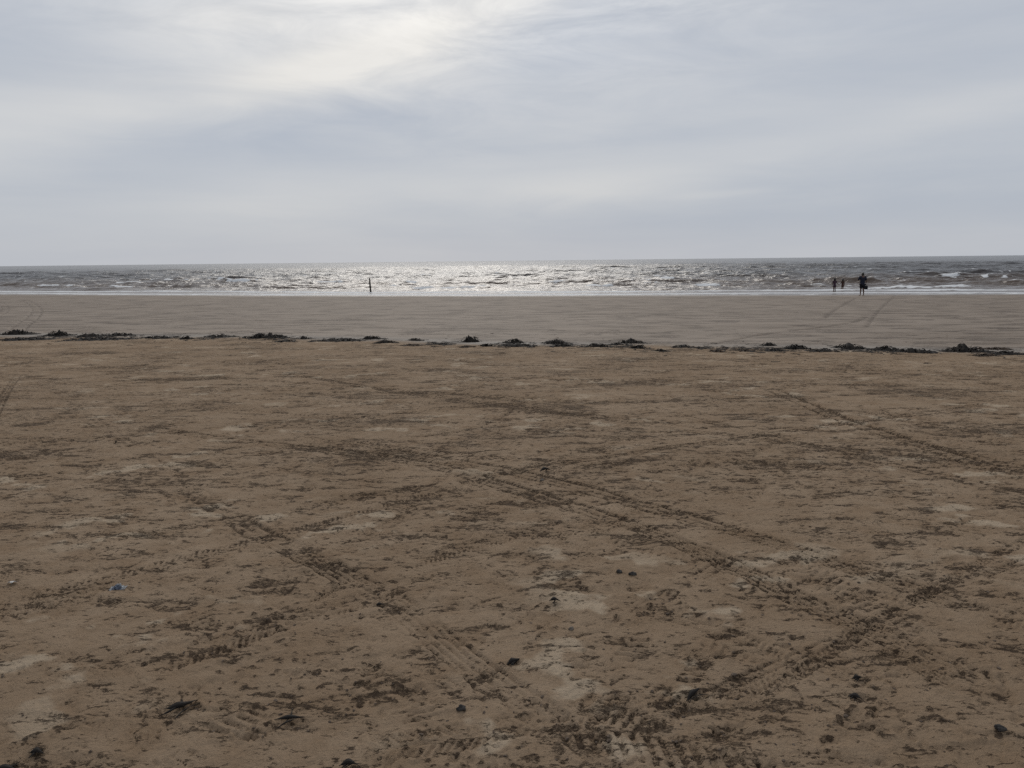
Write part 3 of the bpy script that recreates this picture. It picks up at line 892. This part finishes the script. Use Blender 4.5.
# ------------------------------------------------------------------ crumbs of damp sand on the near beach
m_crumb = simple_mat('damp_sand_crumb', (0.075, 0.056, 0.043), (0.16, 0.122, 0.093), 60, 0.95, 0.4, 0.1)
ico = bmesh.new(); bmesh.ops.create_icosphere(ico, subdivisions=1, radius=1)
iv = np.array([v.co[:] for v in ico.verts]); fi = np.array([[v.index for v in f.verts] for f in ico.faces]); ico.free()
vs_, fs_ = [], []
cnt = 0
for _ in range(16000):
    rr_ = 1.9 * math.exp(rg.random() * math.log(13 / 1.9)); th_ = rad(rg.uniform(-40, 40))
    cx, cy = rr_ * math.sin(th_), rr_ * math.cos(th_)
    i_ = np.searchsorted(RR, rr_); j_ = np.searchsorted(fine, th_)
    if rg.random() > 0.03 + 0.97 * min(1, DM[i_, j_] ** 1.5): continue
    sz = rg.choice([0.0015, 0.002, 0.0025, 0.003, 0.004, 0.005]) * rg.uniform(0.7, 1.3) * (1.7 if rg.random() < .03 else 1)
    sc_ = np.array([rg.uniform(.8, 1.8), rg.uniform(.8, 1.3), rg.uniform(.5, .9)]) * sz
    V_ = iv * sc_ * (1 + 0.5 * (np.random.default_rng(cnt).random((len(iv), 1)) - .5))
    a = rg.uniform(0, 3.14); ca, sa = math.cos(a), math.sin(a)
    V_ = np.stack([V_[:, 0] * ca - V_[:, 1] * sa, V_[:, 0] * sa + V_[:, 1] * ca, V_[:, 2]], 1) + [cx, cy, Zs[i_, j_] + sz * 0.2]
    vs_.append(V_); fs_.append(fi + cnt * len(iv)); cnt += 1
me = bpy.data.meshes.new('crumbs')
me.from_pydata(np.concatenate(vs_).tolist(), [], np.concatenate(fs_).tolist())
o = link('sand_crumbs', me, m_crumb)
tag(o, 'small moist crumbs of sand kicked up over the near beach', 'sand crumbs', kind='stuff')


# ------------------------------------------------------------------ small things lying on the near sand
def lump(seed, sx, sy, sz, rough_=0.25, flat=0.3, sub=3):
    bm = bmesh.new(); bmesh.ops.create_icosphere(bm, subdivisions=sub, radius=1)
    g = random.Random(seed); ox, oy = g.uniform(0, 50), g.uniform(0, 50)
    for v in bm.verts:
        n = perlin(np.array([v.co.x * 1.3 + ox]), np.array([v.co.y * 1.3 + v.co.z + oy]), 3)[0] + .5 * perlin(np.array([v.co.x * 3 + ox]), np.array([v.co.y * 3 + v.co.z * 2 + oy]), 4)[0]
        v.co *= 1 + rough_ * n
        if v.co.z < -flat: v.co.z = -flat
        v.co.x *= sx; v.co.y *= sy; v.co.z *= sz
    me = bpy.data.meshes.new('lump'); bm.to_mesh(me); bm.free(); smooth(me)
    return me


m_stone = simple_mat('dark_wet_stone', (0.030, 0.027, 0.025), (0.07, 0.062, 0.055), 40, 0.8, 0.4, 0.15)
m_stone2 = simple_mat('grey_stone', (0.12, 0.10, 0.08), (0.19, 0.165, 0.14), 50, 0.85, 0.4, 0.1)
m_shell = simple_mat('bleached_shell', (0.62, 0.60, 0.55), (0.78, 0.76, 0.72), 60, 0.5, 0.2, 0.4)


def place(o, px, py, dz=0.0, rz=0.0):
    p = at(px, py)
    o.location = (p[0], p[1], surf(p[0], p[1]) + dz)
    o.rotation_euler[2] = rz
    return o


o = place(link('stone', lump(1, .017, .012, .013, .4), m_stone), 461, 709, 0.003, 0.3)
tag(o, 'pointed dark stone lying low in the middle of the near sand', 'stone')
o = place(link('stone', lump(2, .020, .013, .011, .35), m_stone), 1000, 735, 0.003, -0.3)
tag(o, 'flat black stone near the bottom right corner, beside a brown scuff', 'stone')
o = place(link('stone', lump(3, .016, .013, .012, .3), m_stone), 619, 574, 0.003, 0.1)
tag(o, 'left stone of a close dark pair on the sand right of centre', 'stone')
o = place(link('stone', lump(4, .021, .014, .012, .3), m_stone), 633, 575.5, 0.003, -0.1)
tag(o, 'right stone of a close dark pair on the sand right of centre', 'stone')
o = place(link('stone', lump(5, .020, .012, .010, .3), m_stone2), 542, 480, 0.003, 0.5)
tag(o, 'small grey stone above the crossing tyre tracks near the centre', 'stone')
o = place(link('stone', lump(6, .013, .010, .009, .3), m_stone2), 571, 630, 0.003, 0.5)
tag(o, 'small grey pebble between the dark weed curl and the footprint scuffs', 'stone')


def scrap_mesh(seed, L, W_, up):
    """one curled strap of dried weed"""
    g = random.Random(seed); bm = bmesh.new()
    for kk in range(3):
        a = g.uniform(-.5, .5) + kk * 0.5; px_, py_ = -L / 2 * math.cos(a), -L / 2 * math.sin(a); k = g.uniform(-14, 14)
        prev = None
        for q in range(13):
            t = q / 12; w = W_ * math.sin(math.pi * min(max(t, .06), .94)) * (1 if kk == 0 else .5)
            z = up * math.sin(math.pi * t) * (1 - kk * .3) + 0.002
            tl = 0.9 * math.sin(t * 5 + kk)
            nx2, ny2 = -math.sin(a) * w, math.cos(a) * w
            ring = [bm.verts.new((px_ + nx2, py_ + ny2, z + tl * w)), bm.verts.new((px_, py_, z + w * .45)),
                    bm.verts.new((px_ - nx2, py_ - ny2, z - tl * w * .5)), bm.verts.new((px_, py_, z - w * .1))]
            if prev:
                for i in range(4): bm.faces.new((prev[i], ring[i], ring[(i + 1) % 4], prev[(i + 1) % 4]))
            prev = ring
            px_ += math.cos(a) * L / 12; py_ += math.sin(a) * L / 12; a += k * L / 12
    bmesh.ops.recalc_face_normals(bm, faces=bm.faces)
    me = bpy.data.meshes.new('scrap'); bm.to_mesh(me); bm.free(); smooth(me)
    return me


for i, (px, py, L, w, up, rz, lab) in enumerate([
        (555, 604, .06, .010, .012, -.1, 'black curl of dried seaweed alone on smooth sand, arched like a small bird'),
        (515, 662, .08, .012, .010, .5, 'forked black seaweed scrap in a gouge left of the near footprints'),
        (694, 696, .12, .010, .012, .4, 'spreading black seaweed scrap at the lower end of a thin straight groove'),
        (180, 710, .14, .012, .014, .2, 'largest matted seaweed scrap, in the dark gouge at the lower left'),
        (37, 751, .06, .010, .010, .3, 'short black seaweed scrap close to the bottom left corner'),
        (292, 719, .13, .008, .008, .3, 'long thin slanting seaweed scrap right of the matted one'),
        (6, 767, .10, .010, .01, 0, 'dark seaweed scrap cut by the bottom left corner of the photo'),
        (350, 767, .07, .010, .012, 0, 'dark seaweed scrap cut by the bottom edge left of the middle'),
        (858, 682, .05, .010, .008, .2, 'upper of two dark seaweed scraps on the lower right sand'),
        (856, 700, .06, .010, .008, .2, 'lower of two dark seaweed scraps on the lower right sand'),
        (380, 605, .05, .008, .008, .2, 'small dark seaweed scrap where the left tyre track fades out'),
        (545, 472, .10, .015, .02, .3, 'dark seaweed scrap beside the small grey stone near the centre')]):
    o = place(link('seaweed_scrap', scrap_mesh(300 + i, L, w, up), m_weed), px, py, 0.004, rz)
    tag(o, lab, 'seaweed', 'seaweed scraps on the near sand')

# crumpled wrapper: blue band and clear white film
bm = bmesh.new()
g = random.Random(3)
nU, nV = 22, 14
gv = {}
for i in range(nU):
    for j in range(nV):
        u, v = i / (nU - 1) - .5, j / (nV - 1) - .5
        cr_ = perlin(np.array([u * 7 + 3.0]), np.array([v * 6 + 1.0]), 2)[0] + .6 * perlin(np.array([u * 15.]), np.array([v * 13.]), 5)[0]
        z = 0.004 + 0.030 * math.exp(-(u / .28) ** 2 - (v / .35) ** 2) + 0.012 * cr_
        gv[i, j] = bm.verts.new((u * .13 + .008 * cr_, v * .085 - .006 * cr_, max(z, 0.001)))
for i in range(nU - 1):
    for j in range(nV - 1):
        bm.faces.new((gv[i, j], gv[i + 1, j], gv[i + 1, j + 1], gv[i, j + 1]))
me = bpy.data.meshes.new('wrap'); bm.to_mesh(me); bm.free()
m_wr, nt, b = new_mat('wrapper_plastic')
N = NT(nt)
ob = N.n('ShaderNodeTexCoord').outputs['Object']
sp = N.n('ShaderNodeSeparateXYZ'); nt.links.new(ob, sp.inputs[0])
f1 = N.ramp(sp.outputs[1], -0.008, 0.002, 1, 0)
f2 = N.math('MULTIPLY', f1, N.ramp(N.math('ABSOLUTE', N.math('ADD', sp.outputs[0], 0.003)), 0.034, 0.042, 1, 0))
nt.links.new(N.mix(f2, (0.42, 0.42, 0.41), (0.10, 0.115, 0.145)), b.inputs['Base Color'])
b.inputs['Roughness'].default_value = 0.28
o = place(link('plastic_wrapper', me, m_wr), 118, 588, 0.002, 0.15)
o.scale = (0.6, 0.6, 0.8)
sol = o.modifiers.new('film', 'SOLIDIFY'); sol.thickness = 0.0006
tag(o, 'crumpled blue and white plastic wrapper lying on the left sand', 'wrapper')


def shell_mesh(s_):
    bm = bmesh.new(); rows = []
    for i in range(7):
        t = i / 6
        rows.append([bm.verts.new((s_ * t * math.sin(a), s_ * t * math.cos(a) - s_ * .5,
                                   s_ * .38 * math.sin(math.pi * min(1, t * .9 + .1)) * (1 + .12 * math.cos(a * 14)))) for a in np.linspace(-.95, .95, 25)])
    for i in range(6):
        for j in range(24):
            bm.faces.new((rows[i][j], rows[i + 1][j], rows[i + 1][j + 1], rows[i][j + 1]))
    bmesh.ops.remove_doubles(bm, verts=bm.verts, dist=1e-5)
    bmesh.ops.solidify(bm, geom=bm.faces[:], thickness=0.0012)
    me = bpy.data.meshes.new('shell'); bm.to_mesh(me); bm.free(); smooth(me)
    return me


o = place(link('seashell', shell_mesh(.030), m_shell), 12, 583, 0.003, 0.4)
tag(o, 'tiny white seashell on the sand at the left edge', 'shell')

# ------------------------------------------------------------------ post at the water's edge
m_wood = simple_mat('wet_dark_wood', (0.025, 0.020, 0.016), (0.06, 0.048, 0.038), 18, 0.7, 0.6, 0.3)
p = at(371, 294.3)
bm = bmesh.new(); rings = []
Hp, NS = 1.60, 14
for k in range(19):
    t = k / 18; z = -0.25 + (Hp + 0.25) * t
    rr_ = 0.098 - 0.026 * t
    rg2 = []
    for i in range(NS):
        a = 2 * math.pi * i / NS
        q = rr_ * (1 + .10 * math.sin(a * 3 + 1) + .06 * math.sin(a * 7 + t * 2) + .03 * math.sin(9 * t + a))
        rg2.append(bm.verts.new((q * math.cos(a) - 0.10 * t * 1.0, q * math.sin(a), z + (0.03 * math.cos(a + 1) if k == 18 else 0))))
    rings.append(rg2)
for k in range(18):
    for i in range(NS):
        bm.faces.new((rings[k][i], rings[k][(i + 1) % NS], rings[k + 1][(i + 1) % NS], rings[k + 1][i]))
bm.faces.new(rings[-1])
me = bpy.data.meshes.new('post'); bm.to_mesh(me); bm.free(); smooth(me)
o = link('wooden_post', me, m_wood)
o.location = (p[0], p[1], p[2])
tag(o, "slim dark wooden post leaning slightly left at the water's edge", 'post')


# ------------------------------------------------------------------ people
def skin_mesh(joints, edges, root, sub=2):
    """joints: list of (x,y,z,rx,ry)"""
    me = bpy.data.meshes.new('sk')
    me.from_pydata([j[:3] for j in joints], edges, [])
    ob_ = bpy.data.objects.new('sk', me); col.objects.link(ob_)
    md = ob_.modifiers.new('s', 'SKIN')
    if not me.skin_vertices: me.skin_vertices.new()
    for i, j in enumerate(joints):
        sv = me.skin_vertices[0].data[i]
        sv.radius = (j[3], j[4] if len(j) > 4 else j[3])
        sv.use_root = (i == root)
    md.use_smooth_shade = True
    sm = ob_.modifiers.new('ss', 'SUBSURF'); sm.levels = sub; sm.render_levels = sub
    bpy.context.view_layer.update()
    dg = bpy.context.evaluated_depsgraph_get()
    res = bpy.data.meshes.new_from_object(ob_.evaluated_get(dg))
    bpy.data.objects.remove(ob_)
    return res


def join_meshes(name, items):
    bm = bmesh.new()
    for me, M in items:
        n0 = len(bm.verts)
        bm.from_mesh(me)
        bm.verts.ensure_lookup_table()
        if M is not None:
            for v in bm.verts[n0:]: v.co = M @ v.co
    me = bpy.data.meshes.new(name); bm.to_mesh(me); bm.free(); smooth(me)
    return me


def head_mesh(R_):
    """head looking along +Y: skull, brow, nose, chin, ears, eye sockets, mouth"""
    bm = bmesh.new(); bmesh.ops.create_uvsphere(bm, u_segments=36, v_segments=26, radius=1)
    for v in bm.verts:
        xx, yy, zz = v.co
        fx = 0.76 - 0.14 * max(0, -zz) ; fy = 0.95 if yy < 0 else 0.86
        nx_, ny_, nz_ = xx * fx, yy * fy, zz * 1.13
        if yy > 0:
            ny_ += 0.20 * math.exp(-(xx / .13) ** 2 - ((zz + .12) / .16) ** 2)      # nose
            ny_ -= 0.07 * (math.exp(-((xx - .33) / .15) ** 2 - ((zz - .05) / .10) ** 2) + math.exp(-((xx + .33) / .15) ** 2 - ((zz - .05) / .10) ** 2))
            ny_ += 0.05 * math.exp(-(xx / .24) ** 2 - ((zz + .45) / .07) ** 2)     # lips
            ny_ += 0.12 * math.exp(-(xx / .25) ** 2 - ((zz + .78) / .18) ** 2)     # chin
        if zz < -0.3 and yy < 0: ny_ *= 1 - 0.35 * (-zz - .3)
        ex = math.exp(-((yy + .02) / .12) ** 2 - ((zz + .05) / .18) ** 2)
        if abs(xx) > .8: nx_ += math.copysign(0.13 * ex, xx)                        # ears
        v.co = Vector((nx_, ny_, nz_)) * R_
    me = bpy.data.meshes.new('head'); bm.to_mesh(me); bm.free(); smooth(me)
    return me


def hair_mesh(R_, long_):
    bm = bmesh.new(); bmesh.ops.create_uvsphere(bm, u_segments=36, v_segments=26, radius=1)
    for v in bm.verts:
        xx, yy, zz = v.co
        lim = 0.38 if yy > 0.15 else (-0.05 if yy > -0.15 else -0.55)
        if long_ and yy < 0.1: lim = -1.2
        n = 1 + 0.03 * math.sin(xx * 17 + zz * 9) * math.sin(yy * 15)
        if long_ and zz < 0 and yy < 0.1:
            v.co = Vector((xx * (.84 + .1 * zz) * n, yy * 1.0 - .25 * zz * zz, zz * 1.75)) * R_
        elif zz < lim:
            v.co = Vector((xx * .6, yy * .6 - .1, zz * .6)) * R_
        else:
            v.co = Vector((xx * .82 * n, yy * (1.02 if yy < 0 else .91) * n, zz * 1.20 * n)) * R_
    me = bpy.data.meshes.new('hair'); bm.to_mesh(me); bm.free(); smooth(me)
    return me


def hand_chains(wrist, direc, side_v, palm_n, sc_):
    """palm + 5 fingers: returns list of meshes; direc = pointing, side_v = thumb side"""
    w = Vector(wrist); d = Vector(direc).normalized(); t = Vector(side_v).normalized(); n = Vector(palm_n).normalized()
    ms = []
    P = [(*w, .021 * sc_, .016 * sc_), (*(w + d * .045 * sc_), .036 * sc_, .014 * sc_), (*(w + d * .085 * sc_), .038 * sc_, .012 * sc_)]
    ms.append(skin_mesh(P, [(0, 1), (1, 2)], 0, 1))
    for k, (off, L) in enumerate(((.030, .070), (.010, .080), (-.010, .074), (-.029, .058))):
        b0 = w + d * .080 * sc_ + t * off * sc_
        c = [b0]; dd = d.copy()
        for q in range(3):
            dd = (dd + n * .42).normalized(); c.append(c[-1] + dd * L * sc_ * (.42, .33, .25)[q])
        ms.append(skin_mesh([(*v, .0085 * sc_ * (1 - .1 * i)) for i, v in enumerate(c)], [(0, 1), (1, 2), (2, 3)], 0, 1))
    b0 = w + d * .03 * sc_ + t * .028 * sc_
    c = [b0, b0 + (t * .8 + d * .6).normalized() * .035 * sc_, b0 + (t * .8 + d * .6).normalized() * .035 * sc_ + (t * .3 + d + n * .3).normalized() * .03 * sc_]
    ms.append(skin_mesh([(*v, .010 * sc_) for v in c], [(0, 1), (1, 2)], 0, 1))
    return ms


m_skin = simple_mat('skin', (0.10, 0.058, 0.042), (0.13, 0.076, 0.055), 12, 0.55, 0.05, 0.35)
m_hair = simple_mat('dark_hair', (0.015, 0.011, 0.009), (0.03, 0.022, 0.016), 40, 0.5, 0.4, 0.4)
m_black = simple_mat('black_cloth', (0.012, 0.012, 0.016), (0.022, 0.022, 0.028), 20, 0.9, 0.3, 0.1)
m_navy = simple_mat('navy_cloth', (0.016, 0.018, 0.030), (0.028, 0.030, 0.045), 20, 0.9, 0.3, 0.1)
m_pink = simple_mat('faded_purple_cloth', (0.055, 0.033, 0.047), (0.08, 0.048, 0.066), 20, 0.9, 0.3, 0.1)
m_brown = simple_mat('brown_red_cloth', (0.055, 0.030, 0.025), (0.08, 0.042, 0.035), 20, 0.9, 0.3, 0.1)


def person(px, py, H_, rz, arms, feet, label, group, mats, build=1.0, long_hair=False, child=False, sink=0.0, skirt=False):
    """standing figure looking along local +Y. arms: (shoulder, elbow, wrist, hand dir, thumb side, palm normal) in units of H"""
    p_ = at(px, py)
    root = empty('person', (p_[0], p_[1], p_[2] - sink), rz)
    tag(root, label, 'person', group)
    hd = H_ * (0.072 if not child else 0.088)                 # head radius
    k = H_
    bw = build
    neck = 0.845 if not child else .81
    J = [(0, 0, .53 * k, .085 * bw * k, .062 * bw * k), (0, .005 * k, .62 * k, .078 * bw * k, .058 * bw * k), (0, 0, .72 * k, .092 * bw * k, .062 * bw * k),
         (0, -.005 * k, (neck - .050) * k, .070 * bw * k, .044 * bw * k), (0, 0, neck * k, .034 * k), (0, .006 * k, (neck + .05) * k, .032 * k)]
    E = [(0, 1), (1, 2), (2, 3), (3, 4), (4, 5)]
    for sgn, f in ((-1, feet[0]), (1, feet[1])):
        b0 = len(J)
        J += [(sgn * .052 * bw * k, 0, .47 * k, .052 * bw * k), (f[0] * .75 * k, f[1] * .5 * k + .01 * k, .27 * k, .035 * bw * k), (f[0] * .9 * k, f[1] * .7 * k - .008 * k, .19 * k, .032 * bw * k),
              (f[0] * k, (f[1] - .005) * k, .045 * k, .019 * k), (f[0] * k * 1.02, (f[1] - .02) * k, .018 * k, .019 * k, .016 * k), (f[0] * k * 1.12, (f[1] + .06) * k, .014 * k, .022 * k, .012 * k), (f[0] * k * 1.17, (f[1] + .10) * k, .011 * k, .018 * k, .009 * k)]
        E += [(0, b0), (b0, b0 + 1), (b0 + 1, b0 + 2), (b0 + 2, b0 + 3), (b0 + 3, b0 + 4), (b0 + 4, b0 + 5), (b0 + 5, b0 + 6)]
    hands = []
    for sgn, A in ((-1, arms[0]), (1, arms[1])):
        b0 = len(J)
        el_, wr_ = A[0], A[1]
        J += [(sgn * .105 * bw * k, 0, (neck - .04) * k, .036 * bw * k), (el_[0] * k, el_[1] * k, el_[2] * k, .025 * bw * k), (wr_[0] * k, wr_[1] * k, wr_[2] * k, .016 * k)]
        E += [(3, b0), (b0, b0 + 1), (b0 + 1, b0 + 2)]
        hands += hand_chains(Vector(wr_) * k, A[2], A[3], A[4], k / 1.78)
    body = skin_mesh(J, E, 0, 2)
    hm = head_mesh(hd)
    top = Vector((0, .012 * k, H_ - hd * 1.13))
    bme = join_meshes('body', [(body, None), (hm, Matrix.Translation(top))] + [(q, None) for q in hands])
    o_ = link('body', bme, m_skin, root)
    hr = link('hair', hair_mesh(hd * 1.03, long_hair), m_hair, root); hr.location = top
    g = 1.10
    # shirt with short sleeves
    Js = [(0, 0, .445 * k, .100 * bw * k, .080 * bw * k), (0, 0, .50 * k, .100 * bw * k, .080 * bw * k), (0, .005 * k, .60 * k, .096 * bw * k, .074 * bw * k), (0, 0, .70 * k, .102 * bw * k, .073 * bw * k),
          (0, -.003 * k, (neck - .045) * k, .100 * bw * k, .070 * bw * k), (0, 0, (neck + .012) * k, .050 * k)]
    Es = [(0, 1), (1, 2), (2, 3), (3, 4), (4, 5)]
    for sgn, A in ((-1, arms[0]), (1, arms[1])):
        b0 = len(Js); s0_ = Vector((sgn * .108 * bw, 0, neck - .04)); e_ = Vector(A[0]); mid = s0_.lerp(e_, 1.0 if not child else .6)
        Js += [(*(s0_ * k), .046 * bw * k), (*(mid * k), .038 * bw * k)]
        Es += [(4, b0), (b0, b0 + 1)]
    link('shirt', skin_mesh(Js, Es, 0, 2), mats[0], root)
    # shorts
    lg = .30 if not child else .36
    Jt = [(0, 0, .51 * k, .086 * bw * k, .068 * bw * k)]
    Et = []
    for sgn, f in ((-1, feet[0]), (1, feet[1])):
        b0 = len(Jt)
        Jt += [(sgn * .052 * bw * k, 0, .46 * k, .062 * bw * k), (f[0] * .72 * k, f[1] * .45 * k + .008 * k, lg * k, .052 * bw * k)]
        Et += [(0, b0), (b0, b0 + 1)]
    link('shorts', skin_mesh(Jt, Et, 0, 2), mats[1], root)
    return root


# the man: seen from behind, left elbow out, right arm down
man = person(861.8, 295.6, 1.78, rad(4),
             [((-.185, .03, .665), (-.10, .14, .66), (.5, .8, .2), (0, .2, 1), (.6, -.3, -.2)),
              ((.165, -.01, .645), (.172, .03, .515), (0, .1, -1), (-.1, 1, 0), (-1, 0, 0))],
             [(-.075, .0), (.072, .0)],
             'man in dark T-shirt and black shorts seen from behind, carrying a bag', 'people at the water',
             (m_navy, m_black), build=1.12)
g1 = person(834.2, 293.2, 1.42, rad(-3),
            [((-.125, .02, .63), (-.13, .06, .50), (0, .2, -1), (0, 1, 0), (1, 0, 0)),
             ((.16, .02, .64), (.255, .03, .56), (1, .1, -.3), (0, 1, 0), (-.2, 0, -1))],
            [(-.06, -.01), (.06, .02)],
            'left of the two children standing in the shallows, hand in hand, in a purplish top', 'people at the water',
            (m_pink, m_pink), build=.92, child=True, long_hair=True, sink=0.02)
g2 = person(842.3, 292.2, 1.32, rad(5),
            [((-.16, .02, .64), (-.255, .03, .57), (-1, .1, -.3), (0, 1, 0), (.2, 0, -1)),
             ((.15, .04, .63), (.19, .10, .55), (.2, .6, -.8), (-.5, .8, 0), (-1, 0, 0))],
            [(-.06, .0), (.06, .0)],
            'right of the two children standing in the shallows, hand in hand, in brownish swimwear', 'people at the water',
            (m_brown, m_brown), build=.92, child=True, long_hair=True, sink=0.02)

# bag hanging from the man's right hand
bm = bmesh.new(); bmesh.ops.create_cube(bm, size=1)
bmesh.ops.subdivide_edges(bm, edges=bm.edges[:], cuts=5, use_grid_fill=True)
for v in bm.verts:
    xx, yy, zz = v.co
    k = 1 + .18 * (0.5 - zz) - .25 * (zz > .4)
    v.co = Vector((xx * .11 * k + .01 * math.sin(zz * 9), yy * .26 * k + .012 * math.sin(xx * 8 + zz * 6), zz * .27 + .01 * math.sin(yy * 9)))
me = bpy.data.meshes.new('bag'); bm.to_mesh(me); bm.free(); smooth(me)
Mw = Matrix.Translation(man.location) @ Matrix.Rotation(man.rotation_euler[2], 4, 'Z')
hp_ = Mw @ Vector((.172 * 1.78 + .02, .06, .515 * 1.78 - .08))
bag = empty('bag', hp_ + Vector((0.02, 0, -.36)), man.rotation_euler[2])
tag(bag, "small dark cloth bag hanging from the standing man's right hand", 'bag')
bb = link('bag_body', me, m_black, bag); bb.location = (0, 0, .135)
for sx_ in (-.03, .03):
    Jb = [(sx_, -.08, .255, .006), (sx_ * .6, -.05, .33, .006), (0, 0, .365, .006), (sx_ * .6, .05, .33, .006), (sx_, .08, .255, .006)]
    link('strap', skin_mesh(Jb, [(0, 1), (1, 2), (2, 3), (3, 4)], 0, 1), m_black, bag)

# ------------------------------------------------------------------ output settings
scene.view_settings.view_transform = 'Standard'
scene.view_settings.look = 'None'
scene.view_settings.exposure = 0.0
scene.view_settings.gamma = 1.0
scene.view_settings.use_curve_mapping = False
scene.cycles.max_bounces = 6
scene.cycles.diffuse_bounces = 3
scene.cycles.glossy_bounces = 3
scene.cycles.use_denoising = False
scene.cycles.sample_clamp_indirect = 4.0
